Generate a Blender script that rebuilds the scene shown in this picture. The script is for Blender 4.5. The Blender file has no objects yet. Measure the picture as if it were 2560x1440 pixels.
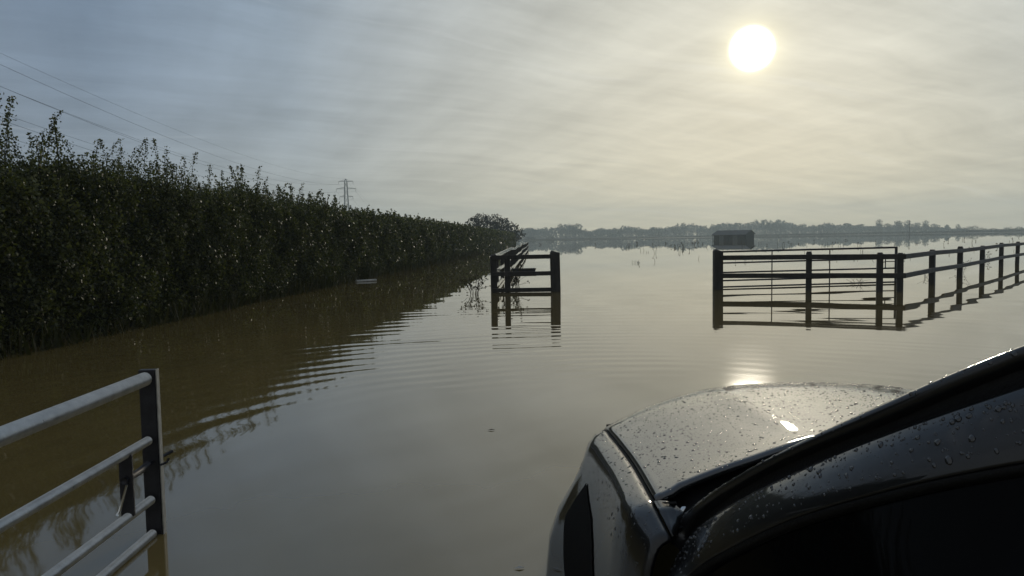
import bpy, math, random
import numpy as np
from mathutils import Matrix, Vector
random.seed(7); rng = np.random.default_rng(7)
R = math.radians
S = bpy.context.scene
COL = S.collection

# ------------------------------------------------------------------ camera
cam_d = bpy.data.cameras.new('camera'); cam = bpy.data.objects.new('camera', cam_d); COL.objects.link(cam)
cam_d.sensor_width = 36; cam_d.lens = 26; cam_d.clip_start = .02; cam_d.clip_end = 6000
cam.matrix_world = Matrix.Translation((0, 0, 1.2)) @ Matrix.Rotation(R(90 - 3.8), 4, 'X') @ Matrix.Rotation(R(-.95), 4, 'Z')
S.camera = cam
S.view_settings.view_transform = 'Standard'; S.view_settings.look = 'None'
S.view_settings.exposure = .10; S.view_settings.gamma = 1
S.cycles.use_denoising = True
S.cycles.volume_bounces = 1
S.cycles.sample_clamp_indirect = 6
S.cycles.caustics_reflective = False; S.cycles.caustics_refractive = False

# ------------------------------------------------------------------ node helpers
class NT:
    def __init__(s, tree): s.t = tree
    def n(s, typ, **kw):
        o = s.t.nodes.new(typ)
        for k, v in kw.items(): setattr(o, k, v)
        return o
    def put(s, sock, v):
        if hasattr(v, 'is_linked') or hasattr(v, 'links'): s.t.links.new(v, sock)
        elif isinstance(v, (tuple, list)) and len(v) == 3 and sock.type == 'RGBA': sock.default_value = (*v, 1)
        else: sock.default_value = v
    def m(s, op, a, b=0., c=None, clamp=False):
        o = s.n('ShaderNodeMath', operation=op, use_clamp=clamp); s.put(o.inputs[0], a)
        if op not in ('SINE', 'COSINE', 'SQRT', 'ABSOLUTE', 'ARCCOSINE', 'EXPONENT'): s.put(o.inputs[1], b)
        if c is not None: s.put(o.inputs[2], c)
        return o.outputs[0]
    def vm(s, op, a, b=None):
        o = s.n('ShaderNodeVectorMath', operation=op); s.put(o.inputs[0], a)
        if b is not None: s.put(o.inputs[1], b)
        return o.outputs['Value'] if op in ('DOT_PRODUCT', 'LENGTH', 'DISTANCE') else o.outputs[0]
    def sep(s, v): o = s.n('ShaderNodeSeparateXYZ'); s.put(o.inputs[0], v); return o.outputs
    def comb(s, x, y, z=0.):
        o = s.n('ShaderNodeCombineXYZ')
        for i, v in enumerate((x, y, z)): s.put(o.inputs[i], v)
        return o.outputs[0]
    def noise(s, vec, scale, detail=3., rough=.5, dim='3D'):
        o = s.n('ShaderNodeTexNoise', noise_dimensions=dim); s.put(o.inputs['Vector'], vec)
        o.inputs['Scale'].default_value = scale; o.inputs['Detail'].default_value = detail; o.inputs['Roughness'].default_value = rough
        return o.outputs['Fac']
    def ramp(s, f, stops, interp='LINEAR'):
        o = s.n('ShaderNodeValToRGB'); s.put(o.inputs[0], f); r = o.color_ramp; r.interpolation = interp
        while len(r.elements) < len(stops): r.elements.new(.5)
        for e, (p, c) in zip(r.elements, stops): e.position = p; e.color = (*c, 1) if isinstance(c, tuple) else (c, c, c, 1)
        return o.outputs[0]
    def mix(s, f, a, b, blend='MIX'):
        o = s.n('ShaderNodeMix', data_type='RGBA', blend_type=blend); s.put(o.inputs[0], f); s.put(o.inputs[6], a); s.put(o.inputs[7], b)
        return o.outputs[2]
    def mr(s, v, a, b, c=0., d=1., smooth=False):
        o = s.n('ShaderNodeMapRange'); o.clamp = True
        if smooth: o.interpolation_type = 'SMOOTHSTEP'
        for i, x in enumerate((v, a, b, c, d)): s.put(o.inputs[i], x)
        return o.outputs[0]

# ------------------------------------------------------------------ sky and sun
SUN_AZ, SUN_EL = R(17.94), R(13.2)
SDIR = Vector((math.sin(SUN_AZ)*math.cos(SUN_EL), math.cos(SUN_AZ)*math.cos(SUN_EL), math.sin(SUN_EL)))
W = bpy.data.worlds.new('World'); S.world = W; W.use_nodes = True
w = NT(W.node_tree); W.node_tree.nodes.clear()
d = w.vm('NORMALIZE', w.n('ShaderNodeTexCoord').outputs['Generated'])
sky = w.n('ShaderNodeTexSky', sky_type='NISHITA'); sky.sun_disc = False
sky.sun_elevation = SUN_EL; sky.sun_rotation = SUN_AZ; sky.dust_density = 3; sky.air_density = 1.2; sky.altitude = 20
w.put(sky.inputs[0], d) if len(sky.inputs) else None
dx, dy, dz = w.sep(d)
ang = w.m('MULTIPLY', w.m('ARCCOSINE', w.m('MINIMUM', w.vm('DOT_PRODUCT', d, tuple(SDIR)), 1.)), 180/math.pi)
zz = w.m('MAXIMUM', dz, 0.)
# thin high cloud veil, brighter towards the sun
veil = w.ramp(w.m('DIVIDE', ang, 120.), [(0, (.64, .64, .57)), (.08, (.62, .63, .575)), (.17, (.485, .52, .525)), (.28, (.262, .338, .43)),
                                         (.38, (.172, .245, .352)), (.5, (.175, .225, .30)), (.75, (.22, .25, .29)), (1, (.26, .275, .29))])
hor = w.ramp(w.m('DIVIDE', ang, 120.), [(0, (1.02, .85, .53)), (.12, (.87, .755, .49)), (.2, (.74, .67, .475)), (.28, (.54, .535, .455)), (.4, (.36, .385, .385)), (.6, (.29, .32, .35)), (1, (.32, .335, .34))])
base = w.mix(w.m('EXPONENT', w.m('MULTIPLY', zz, -8.5)), veil, hor)
# streaky cirrus in plane coordinates
den = w.m('ADD', zz, .12)
cx, cy = w.m('DIVIDE', dx, den), w.m('DIVIDE', dy, den)
ca, sa = math.cos(R(28)), math.sin(R(28))
u_ = w.m('ADD', w.m('MULTIPLY', cx, ca), w.m('MULTIPLY', cy, sa)); v_ = w.m('SUBTRACT', w.m('MULTIPLY', cy, ca), w.m('MULTIPLY', cx, sa))
warp = w.m('MULTIPLY', w.noise(w.comb(u_, v_), .7, 2.), 1.6)
n1 = w.noise(w.comb(w.m('MULTIPLY', u_, .7), w.m('ADD', w.m('MULTIPLY', v_, 2.8), warp)), 1.7, 8., .66)
n2 = w.noise(w.comb(w.m('MULTIPLY', u_, 2.2), w.m('MULTIPLY', w.m('ADD', v_, warp), .5), 7.), 1.3, 6., .6)
n3 = w.noise(w.comb(cx, cy, 3.), .8, 3.)
cl = w.m('ADD', w.m('ADD', w.m('MULTIPLY', w.m('SUBTRACT', n1, .5), .62), w.m('MULTIPLY', w.m('SUBTRACT', n2, .5), .55)), w.m('MULTIPLY', w.m('SUBTRACT', n3, .5), .25))
streak = w.m('MULTIPLY', w.mr(w.noise(w.comb(w.m('MULTIPLY', u_, .35), w.m('ADD', w.m('MULTIPLY', v_, 4.), w.m('MULTIPLY', warp, 1.4)), 2.), 1.3, 4., .6), .58, .75, 0., 1., True), .16)
cl = w.m('ADD', cl, streak)
base = w.mix(1., base, w.m('ADD', 1., w.m('MULTIPLY', cl, .95)), 'MULTIPLY')
base = w.mix(w.m('MULTIPLY', streak, 1.6), base, (.55, .56, .56))
# aureole and the sun itself
e1 = w.m('EXPONENT', w.m('MULTIPLY', w.m('MAXIMUM', w.m('SUBTRACT', ang, 1.3), 0.), -1.3))
e2 = w.m('EXPONENT', w.m('MULTIPLY', ang, -.16))
base = w.mix(1., base, w.mix(1., (.50, .44, .24), e1, 'MULTIPLY'), 'ADD')
base = w.mix(1., base, w.mix(1., (.10, .096, .07), e2, 'MULTIPLY'), 'ADD')
disc = w.m('POWER', w.mr(ang, 1.85, 1.1, 0., 1., True), 2.)
base = w.mix(1., base, w.mix(1., (3.6, 3.4, 2.8), disc, 'MULTIPLY'), 'ADD')
col = w.mix(1., w.mix(1., base, (9.0, 9.0, 9.0), 'MULTIPLY'), w.mix(1., sky.outputs[0], (.012, .012, .012), 'MULTIPLY'), 'ADD')
bg = w.n('ShaderNodeBackground'); w.put(bg.inputs[0], col); bg.inputs[1].default_value = .1
w.put(w.n('ShaderNodeOutputWorld').inputs[0], bg.outputs[0])
sl = bpy.data.lights.new('sun', 'SUN'); sl.energy = .7; sl.angle = R(3.5); sl.color = (1, .9, .72)
so = bpy.data.objects.new('sun', sl); COL.objects.link(so)
so.rotation_euler = (-SDIR).to_track_quat('-Z', 'Y').to_euler()

# ------------------------------------------------------------------ materials
MATS = {}
def mat(name, base=(.5, .5, .5), rough=.6, spec=.5, metal=0., coat=0., var=0., vscale=8., bump=0., bscale=60., stretch=(1, 1, 1), dark=None, ior=None):
    m = bpy.data.materials.new(name); m.use_nodes = True; MATS[name] = m
    t = NT(m.node_tree); b = m.node_tree.nodes['Principled BSDF']
    b.inputs['Roughness'].default_value = rough; b.inputs['Metallic'].default_value = metal
    b.inputs['Specular IOR Level'].default_value = spec
    if ior: b.inputs['IOR'].default_value = ior
    if coat: b.inputs['Coat Weight'].default_value = coat; b.inputs['Coat Roughness'].default_value = .03
    co = t.vm('MULTIPLY', t.n('ShaderNodeTexCoord').outputs['Object'], stretch)
    if var:
        f = t.noise(co, vscale, 5., .6)
        lo = dark or tuple(c*(1-var) for c in base); hi = tuple(min(1, c*(1+var)) for c in base)
        t.put(b.inputs['Base Color'], t.ramp(f, [(.3, lo), (.7, hi)]))
        t.put(b.inputs['Roughness'], t.mr(f, .2, .8, max(.02, rough*.75), min(1, rough*1.25)))
    else: b.inputs['Base Color'].default_value = (*base, 1)
    if bump:
        bn = t.n('ShaderNodeBump'); bn.inputs['Strength'].default_value = bump; bn.inputs['Distance'].default_value = .01
        t.put(bn.inputs['Height'], t.noise(co, bscale, 4.)); t.put(b.inputs['Normal'], bn.outputs[0])
    return m
mat('dark_timber', (.030, .028, .026), .55, .4, var=.5, vscale=9, bump=.6, bscale=40, stretch=(1, 1, .25))
mat('wet_timber', (.045, .042, .036), .20, 1.0, coat=.6, var=.5, vscale=6, bump=.5, bscale=50)
mat('galvanised', (.60, .59, .55), .33, .6, metal=.75, var=.16, vscale=22, bump=.12, bscale=120)
mat('zinc_edge', (.30, .30, .28), .6, .4, var=.3, vscale=30)
mat('dull_steel', (.035, .035, .040), .5, .4, metal=.3, var=.4, vscale=15)
mat('far_steel', (.016, .017, .018), .7, .2)
mat('paint', (.006, .0062, .0065), .5, .2, metal=0., coat=1.0, ior=1.5)
MATS['paint'].node_tree.nodes['Principled BSDF'].inputs['Coat IOR'].default_value = 1.52
mat('wet_paint', (.008, .0083, .0085), .55, .3, metal=.1, coat=1.0, ior=1.5)
_b = MATS['wet_paint'].node_tree.nodes['Principled BSDF']; _b.inputs['Coat IOR'].default_value = 1.85
_t = NT(MATS['wet_paint'].node_tree); _o = _t.vm('MULTIPLY', _t.n('ShaderNodeTexCoord').outputs['Object'], (1., 1.6, 1.)); _n = _t.n('ShaderNodeBump'); _n.inputs['Strength'].default_value = 1.; _n.inputs['Distance'].default_value = .0003
_t.put(_n.inputs['Height'], _t.m('MULTIPLY', _t.noise(_o, 55., 3., .6), _t.mr(_t.noise(_o, 3.2, 2.), .4, .62, .25, 1.))); _t.put(_b.inputs['Coat Normal'], _n.outputs[0])
mat('paint_dark', (.004, .004, .0045), .5, .35)
mat('rubber', (.004, .004, .004), .6, .25, bump=.2, bscale=200)
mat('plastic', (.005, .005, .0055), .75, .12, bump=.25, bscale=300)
mat('interior', (.0035, .0035, .004), .9, .1)
mat('chrome', (.75, .75, .73), .12, .5, metal=1.)
mat('tyre', (.012, .012, .012), .8, .2)
mat('alloy', (.3, .3, .3), .35, .5, metal=.8)
mat('dark_glass', (.003, .0032, .0032), .03, .05)
mat('lamp_glass', (.16, .17, .17), .05, .6)
mat('shed_wood', (.035, .045, .05), .8, .2, var=.4, vscale=1.5, stretch=(4, 4, .3))
mat('shed_roof', (.04, .048, .055), .6, .3, var=.2, vscale=1.)
mat('shed_door', (.13, .15, .155), .7, .2, var=.3, vscale=2.)
mat('far_leaf', (.030, .042, .028), .8, .2, var=.5, vscale=.15)
mat('mid_leaf', (.026, .032, .018), .7, .2, var=.55, vscale=.6)
mat('bark', (.045, .038, .03), .9, .1, var=.4, vscale=4)
mat('bank', (.045, .045, .028), .95, .1, var=.4, vscale=.05)
mat('mud', (.085, .065, .04), .95, .1, var=.3, vscale=.3)
mat('weed', (.06, .055, .035), .8, .2, var=.4, vscale=5)
mat('pale_wood', (.55, .55, .52), .5, .4, var=.2, vscale=12)
mat('brown_leaf', (.05, .035, .02), .5, .4)
mat('pole_wood', (.05, .048, .045), .85, .1)
mat('insulator', (.08, .085, .09), .3, .5)

# leaves: tone from a per-leaf random attribute, a little light passes through
def leaf_mat(name, stops, trans=.25, rough=.42):
    m = bpy.data.materials.new(name); m.use_nodes = True; MATS[name] = m; t = NT(m.node_tree)
    b = m.node_tree.nodes['Principled BSDF']; out = m.node_tree.nodes['Material Output']
    a = t.n('ShaderNodeAttribute', attribute_name='tone'); c = t.ramp(a.outputs['Fac'], stops)
    t.put(b.inputs['Base Color'], c); b.inputs['Roughness'].default_value = rough; b.inputs['Specular IOR Level'].default_value = .2
    tr = t.n('ShaderNodeBsdfTranslucent'); t.put(tr.inputs[0], t.mix(1., c, (1.3, 1.5, .6), 'MULTIPLY'))
    mx = t.n('ShaderNodeMixShader'); mx.inputs[0].default_value = trans
    t.put(mx.inputs[1], b.outputs[0]); t.put(mx.inputs[2], tr.outputs[0]); t.put(out.inputs[0], mx.outputs[0])
leaf_mat('hedge_leaf', [(0, (.022, .026, .013)), (.35, (.060, .066, .031)), (.7, (.13, .135, .062)), (.9, (.19, .175, .09)), (1, (.12, .095, .045))], .3, .40)
leaf_mat('dark_leaf', [(0, (.010, .012, .007)), (.5, (.018, .021, .011)), (1, (.03, .034, .017))], .2, .6)
leaf_mat('grass_blade', [(0, (.026, .030, .013)), (.6, (.042, .043, .018)), (1, (.06, .05, .026))], .2, .8)

# flood water: silty brown body, sky-reflecting surface, ring ripples spreading from the car
m = bpy.data.materials.new('flood_water'); m.use_nodes = True; MATS['flood_water'] = m
t = NT(m.node_tree); b = m.node_tree.nodes['Principled BSDF']
P = t.n('ShaderNodeNewGeometry').outputs['Position']; px_, py_, _ = t.sep(P)
silt = t.noise(t.comb(px_, t.m('MULTIPLY', py_, .7)), .55, 5., .6)
t.put(b.inputs['Base Color'], t.ramp(silt, [(.3, (.120, .090, .034)), (.55, (.158, .118, .044)), (.75, (.186, .130, .050))]))
t.put(b.inputs['Roughness'], t.mr(py_, 7.5, 13., .04, .008)); b.inputs['IOR'].default_value = 1.5; b.inputs['Specular IOR Level'].default_value = 1.
rel = t.vm('SUBTRACT', t.comb(px_, py_), (.85, 3.4, 0.))
rr = t.vm('LENGTH', rel)
wob = t.noise(P, .55, 2.)
rr2 = t.m('ADD', rr, t.m('MULTIPLY', wob, .42))
def wave(lam, amp, r0, r1, r2, r3):
    s = t.m('SINE', t.m('MULTIPLY', rr2, 2*math.pi/lam))
    e = t.m('MULTIPLY', t.mr(rr, r0, r1, 0., 1., True), t.mr(rr, r3, r2, 0., 1., True))
    return t.m('MULTIPLY', t.m('MULTIPLY', s, amp), e)
patch = t.mr(t.noise(P, .8, 3.), .36, .62, .25, 1.)
h = t.m('ADD', wave(.30, .0013, 2.4, 3.4, 5.4, 7.2), wave(.43, .0009, 4.2, 6., 8., 11.))
side = t.mr(t.m('DIVIDE', t.sep(rel)[0], t.m('MAXIMUM', rr, .5)), -.15, .25, 1., .20, True)
h = t.m('MULTIPLY', t.m('MULTIPLY', h, patch), side)
h = t.m('ADD', h, wave(1.35, .0006, 6., 9., 11., 18.))
cross = t.noise(t.comb(t.m('MULTIPLY', px_, 2.6), t.m('MULTIPLY', py_, 1.6), 4.), 1.6, 2., .5)
h = t.m('ADD', h, t.m('MULTIPLY', t.m('SUBTRACT', cross, .5), t.mr(py_, 5., 10., .0002, 0.)))
fine = t.noise(t.comb(t.m('MULTIPLY', px_, .8), t.m('MULTIPLY', py_, 2.6)), 1.7, 3., .5)
h = t.m('ADD', h, t.m('MULTIPLY', t.m('SUBTRACT', fine, .5), t.mr(py_, 5., 16., .0002, .0)))
h = t.m('ADD', h, t.m('MULTIPLY', t.m('SUBTRACT', t.noise(t.comb(t.m('MULTIPLY', px_, .35), py_), .5, 2.), .5), t.mr(py_, 14., 60., .0008, .0005)))
bn = t.n('ShaderNodeBump'); bn.inputs['Strength'].default_value = 1.; bn.inputs['Distance'].default_value = 1.
t.put(bn.inputs['Height'], h); t.put(b.inputs['Normal'], bn.outputs[0])

# rain drops on the car
m = bpy.data.materials.new('rain_drop'); m.use_nodes = True; MATS['rain_drop'] = m
b = m.node_tree.nodes['Principled BSDF']; b.inputs['Base Color'].default_value = (.02, .021, .022, 1); b.inputs['Roughness'].default_value = .05; b.inputs['IOR'].default_value = 1.75

# ------------------------------------------------------------------ mesh helpers
def tag(o, label=None, cat=None, group=None, kind=None):
    for k, v in (('label', label), ('category', cat), ('group', group), ('kind', kind)):
        if v: o[k] = v
    return o
def empty(name, loc=(0, 0, 0), rz=0., label=None, cat=None, group=None):
    o = bpy.data.objects.new(name, None); COL.objects.link(o); o.location = loc; o.rotation_euler = (0, 0, rz); o.empty_display_size = .1
    return tag(o, label, cat, group)
def mesh_np(name, V, F, material, parent=None, smooth=False, tone=None):
    """V (n,3); F list of tuples, or an (m,k) array."""
    me = bpy.data.meshes.new(name)
    V = np.asarray(V, np.float32)
    if isinstance(F, np.ndarray):
        k = F.shape[1]; nf = len(F)
        me.vertices.add(len(V)); me.vertices.foreach_set('co', V.ravel())
        me.loops.add(nf*k); me.loops.foreach_set('vertex_index', F.astype(np.int32).ravel())
        me.polygons.add(nf); me.polygons.foreach_set('loop_start', np.arange(0, nf*k, k, dtype=np.int32))
        me.update(calc_edges=True)
    else: me.from_pydata(V.tolist(), [], F); me.update()
    if smooth: me.polygons.foreach_set('use_smooth', np.ones(len(me.polygons), bool))
    if tone is not None:
        a = me.attributes.new('tone', 'FLOAT', 'POINT'); a.data.foreach_set('value', np.asarray(tone, np.float32))
    me.validate(); me.update()
    o = bpy.data.objects.new(name, me); COL.objects.link(o)
    if material: me.materials.append(MATS[material])
    if parent: o.parent = parent
    return o
class MB:
    def __init__(s): s.v = []; s.f = []
    def add(s, V, F):
        k = len(s.v); s.v += [tuple(map(float, p)) for p in V]; s.f += [tuple(i+k for i in f) for f in F]
    def box(s, c, size, rz=0., rot=None, taper=1.):
        hx, hy, hz = (q/2 for q in size); Mx = (rot or Matrix.Rotation(rz, 3, 'Z'))
        pts = []
        for z in (-hz, hz):
            k = taper if z > 0 else 1.
            for x, y in ((-hx, -hy), (hx, -hy), (hx, hy), (-hx, hy)): pts.append(Vector(c)+Mx @ Vector((x*k, y*k, z)))
        s.add(pts, [(3, 2, 1, 0), (4, 5, 6, 7), (0, 1, 5, 4), (1, 2, 6, 5), (2, 3, 7, 6), (3, 0, 4, 7)])
    def beam(s, a, b, wd, ht, up=(0, 0, 1), jag=0.):
        """a plank from a to b, ht along up"""
        a, b = Vector(a), Vector(b); dr = (b-a).normalized(); up = Vector(up); sd = dr.cross(up).normalized(); up = sd.cross(dr)
        n = 5 if jag else 2; V = []; F = []
        for i in range(n):
            c = a.lerp(b, i/(n-1)) + up*(random.uniform(-jag, jag) if 0 < i < n-1 else 0)
            for q, r_ in ((-1, -1), (1, -1), (1, 1), (-1, 1)): V.append(c+sd*q*wd/2+up*r_*ht/2)
        for i in range(n-1):
            for j in range(4): k = (j+1) % 4; F.append((i*4+j, i*4+k, i*4+4+k, i*4+4+j))
        F += [(3, 2, 1, 0), tuple(4*(n-1)+j for j in range(4))]; s.add(V, F)
    def tube(s, pts, r, n=8, cap=True):
        pts = [Vector(p) for p in pts]; rs = r if isinstance(r, (list, tuple)) else [r]*len(pts); V = []; F = []
        ref = Vector((0, 0, 1)) if abs((pts[-1]-pts[0]).normalized().z) < .9 else Vector((1, 0, 0))
        for i, p in enumerate(pts):
            dr = (pts[min(i+1, len(pts)-1)]-pts[max(i-1, 0)]).normalized(); a = dr.cross(ref).normalized(); bb = a.cross(dr)
            for j in range(n): th = 2*math.pi*j/n; V.append(p+(a*math.cos(th)+bb*math.sin(th))*rs[i])
        for i in range(len(pts)-1):
            for j in range(n): k = (j+1) % n; F.append((i*n+j, i*n+k, i*n+n+k, i*n+n+j))
        if cap: F += [tuple(range(n)), tuple((len(pts)-1)*n+j for j in reversed(range(n)))]
        s.add(V, F)
    def grid(s, G, flip=False):
        nr, nc = len(G), len(G[0]); F = []
        for i in range(nr-1):
            for j in range(nc-1):
                q = (i*nc+j, i*nc+j+1, (i+1)*nc+j+1, (i+1)*nc+j); F.append(q[::-1] if flip else q)
        s.add([p for r_ in G for p in r_], F)
    def build(s, name, material, parent=None, smooth=False, bevel=0., solid=0.):
        o = mesh_np(name, s.v, s.f, material, parent, smooth)
        if solid: md = o.modifiers.new('thickness', 'SOLIDIFY'); md.thickness = solid; md.offset = -1
        if bevel: md = o.modifiers.new('bevel', 'BEVEL'); md.width = bevel; md.segments = 2; md.limit_method = 'ANGLE'
        return o
def copy_tree(o, parent=None):
    c = o.copy(); COL.objects.link(c)
    if parent: c.parent = parent
    for ch in list(o.children): copy_tree(ch, c)
    return c
def leaf_quads(P, size, tone, flat=0.):
    """diamond leaves at points P, (n,) sizes -> V, F, tone per vertex"""
    n = len(P)
    a = rng.normal(size=(n, 3)); a /= np.linalg.norm(a, axis=1)[:, None]
    b_ = rng.normal(size=(n, 3)); b_ -= (b_*a).sum(1)[:, None]*a; b_ /= np.linalg.norm(b_, axis=1)[:, None]
    s_ = size[:, None]; nrm = np.cross(a, b_)
    V = np.stack([P-a*s_*.5, P+b_*s_*.32+nrm*s_*.06, P+a*s_*.5, P-b_*s_*.32+nrm*s_*.06], 1).reshape(-1, 3)
    F = np.arange(4*n).reshape(n, 4)
    return V, F, np.repeat(tone, 4)

# ------------------------------------------------------------------ ground and water
ys = np.array([-60, 0, 60, 150, 300, 480, 545, 575, 620, 700, 900, 1200, 1500.]); xs = np.linspace(-1300, 1300, 41)
G = [[(x, y, -.5 if y < 500 else (-.5+(y-480)/95*.95 if y < 600 else .75+(y-600)*.002)+.12*math.sin(x*.021)+.1*math.sin(x*.05+1)) for x in xs] for y in ys]
g = MB(); g.grid(G); tag(g.build('ground', 'bank', smooth=True), kind='structure')
wm = MB(); wm.grid([[(x, y, 0) for x in (-1300, -300, -40, 40, 300, 1300)] for y in (-60, 0, 25, 100, 300, 1500)])
tag(wm.build('water', 'flood_water'), kind='structure')

# ------------------------------------------------------------------ hedge along the left
def hedge_x(y): return -5.62+.05*(y-8)
HT = 2.05
def ht_at(y): return HT+.10*np.clip((24-y)/14, 0, 1)
def lump(y, z): return .07*np.sin(y*1.3+z*1.7)+.07*np.sin(y*3.1-z*3.7+1)+.06*np.sin(y*7.7+z*6.2)+.05*np.sin(y*13.-z*9.)
hedge = empty('hedge', (hedge_x(8), 8, 0), 0, 'long dark green field hedge with uneven shoots along the flooded left side', 'hedge')
off = np.array(hedge.location)
P_, S_, T_ = [], [], []
y0 = 3.4
while y0 < 132:
    dist = math.hypot(y0, hedge_x(y0)); s = max(.052, .0033*dist); step = max(.5, dist*.06)
    n = int(2.7/(.42*s*s)*2.5*step)
    y = rng.uniform(y0, y0+step, n); z = rng.uniform(0, 1, n)**.92*(ht_at(y)+.1*np.sin(y*1.3)+.08*np.sin(y*3.1+2))
    dep = rng.gamma(1.5, .17, n)
    x = -5.62+.05*(y-8)-dep+lump(y, z)+.28*np.maximum(0, .5-z)*-.6-np.maximum(0, z-1.5)**2*.35
    cn = .5+.17*np.sin(y*2.2+z*4.1)+.17*np.sin(y*5.3-z*7.2+2)+.16*np.sin(y*11.+z*13.)
    P_.append(np.stack([x, y, z], 1)); S_.append(s*rng.uniform(.6, 1.35, n)); T_.append(np.clip(.3*cn+rng.uniform(0, .62, n)**1.3+.05*(rng.random(n) > .97), 0, 1))
    # top of the hedge
    n2 = int(1.1/(.42*s*s)*2.0*step)
    y = rng.uniform(y0, y0+step, n2); dp = rng.uniform(.1, 1.6, n2)
    z = ht_at(y)+.1*np.sin(y*1.3)+.08*np.sin(y*3.1+2)+rng.normal(-.06, .1, n2)
    P_.append(np.stack([-5.62+.05*(y-8)-dp, y, z], 1)); S_.append(s*rng.uniform(.6, 1.3, n2)); T_.append(rng.uniform(.1, .8, n2))
    y0 += step
V, F, T = leaf_quads(np.concatenate(P_)-off, np.concatenate(S_), np.concatenate(T_))
mesh_np('foliage', V, F, 'hedge_leaf', hedge, tone=T)
# woody inside of the hedge
G = []
for y in np.concatenate([np.arange(2.5, 30, .5), np.arange(30, 134, 3)]):
    xf = hedge_x(y)-.55; row = []
    for q, z in ((0, -.4), (0, .5), (0, 1.0), (-.02, 1.5), (-.12, 1.85), (-.5, 1.95), (-.9, 1.85), (-1.1, 1.2), (-1.1, -.4)):
        row.append((xf+q+.1*math.sin(y*1.7+z*2)-off[0], y-off[1], z*(float(ht_at(y))/2.08 if z > 0 else 1)+(.06*math.sin(y*2.9) if z > 1 else 0)))
    G.append(row)
st = MB(); st.grid(G)
# upright shoots on the top, with leaves along each stem
P_, S_, T_ = [], [], []
y0 = 3.6
while y0 < 125:
    dist = math.hypot(y0, hedge_x(y0)); near = dist < 30
    hgt = min(.78, .18+random.expovariate(1/.29))*(1 if y0 < 9 else max(.5, 1-(y0-9)/40)) * (1.15 if random.random() < .2 else 1) * (.75+.4*math.sin(y0*.9)**2)
    yy = y0; xx = hedge_x(yy)-random.uniform(.05, 1.0); lean = (random.gauss(0, .12), random.gauss(0, .12))
    zb = float(ht_at(yy))-.28
    pts = [(xx+lean[0]*hgt*q*q*2, yy+lean[1]*hgt*q*q*2, zb+(hgt+.25)*q) for q in (0, .35, .7, 1)]
    if near: st.tube([np.array(p)-off for p in pts], [.007, .006, .004, .002], 3, False)
    s = max(.042, .0030*dist); n = int((hgt+.25)/(s*.12))
    q = rng.uniform(0, 1, n); wd = .15*(1-q*.8)
    pp = np.stack([xx+lean[0]*hgt*q*q*2+rng.normal(0, 1, n)*wd*.55, yy+lean[1]*hgt*q*q*2+rng.normal(0, 1, n)*wd*.55, zb+(hgt+.25)*q], 1)
    P_.append(pp); S_.append(s*rng.uniform(.55, 1.15, n)); T_.append(rng.uniform(.1, .8, n))
    y0 += random.uniform(.015, .085)*max(1, dist/16)
V, F, T = leaf_quads(np.concatenate(P_)-off, np.concatenate(S_), np.concatenate(T_))
mesh_np('shoot_foliage', V, F, 'hedge_leaf', hedge, tone=T)
st.build('inner_twigs', 'mid_leaf', hedge, smooth=True)
# rank grass at its foot
n = 6000; y = 4+rng.random(n)**1.6*60; x = -5.62+.05*(y-8)+rng.uniform(-.35, .22, n); hh = rng.uniform(.05, .42, n)*(1+.3*np.sin(y*1.1)); lx, ly = rng.normal(0, .1, n), rng.normal(0, .1, n)
B = np.stack([x, y, np.full(n, -.05)], 1); wv = np.stack([rng.normal(0, .006, n), rng.normal(0, .006, n), np.zeros(n)], 1)*(1+y[:, None]/14)
tip = B+np.stack([lx, ly, hh+.05], 1)
tag(mesh_np('bank_grass', np.stack([B-wv, B+wv, tip], 1).reshape(-1, 3), np.arange(3*n).reshape(n, 3), 'grass_blade', tone=np.repeat(rng.random(n), 3)),
    'rank grass standing in the water at the foot of the hedge', 'grass', kind='stuff')

# ------------------------------------------------------------------ timber post and rail fences
def post_mb(x, y, top, sx, slope=False, rz=0., tilt=0.):
    tilt = tilt or random.gauss(0, .012)
    q = MB(); z0 = -.6; c = math.cos(rz); s_ = math.sin(rz); hs = sx/2
    V = []
    for z, kx in ((z0, 0), (top-.05, tilt), (top, tilt)):
        kk = 1 if z < top else .72
        for a, b_ in ((-hs, -hs), (hs, -hs), (hs, hs), (-hs, hs)):
            zz_ = z-(.05 if slope and z == top and a > 0 else 0)
            a2, b2 = a*kk, b_*kk; V.append((x+a2*c-b2*s_+kx, y+a2*s_+b2*c, zz_))
    F = [(3, 2, 1, 0), (8, 9, 10, 11)]
    for L in (0, 4):
        for j in range(4): k = (j+1) % 4; F.append((L+j, L+k, L+4+k, L+4+j))
    q.add(V, F); return q
# left-hand fence: short wing from the gateway post, then running away beside the hedge
lf = empty('post_and_rail_fence', (.99, 16.6, 0), 0, 'dark three rail fence left of the gateway, running off beside the hedge', 'fence')
LO = Vector(lf.location)
def pl(q, name, mt, parent, O, **kw):
    q.v = [tuple(Vector(p)-O) for p in q.v]; return q.build(name, mt, parent, **kw)
pl(post_mb(.99, 16.6, .93, .205, True, .05), 'gate_post', 'dark_timber', lf, LO, bevel=.012)
pl(post_mb(-.09, 16.66, .79, .12, False, .1), 'post', 'dark_timber', lf, LO, bevel=.008)
pl(post_mb(-.40, 16.7, .86, .13, False, .2), 'post', 'dark_timber', lf, LO, bevel=.008)
for z in (.79, .415, .05): 
    q = MB(); q.beam((-.45, 16.58, z), (.9, 16.5, z+.005), .045, .095); pl(q, 'rail', 'dark_timber', lf, LO, bevel=.006)
A = Vector((-.42, 16.8, 0)); E_ = Vector((2.15, 92, 0)); NP = 26
fp = [A.lerp(E_, i/NP) for i in range(NP+1)]
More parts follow.
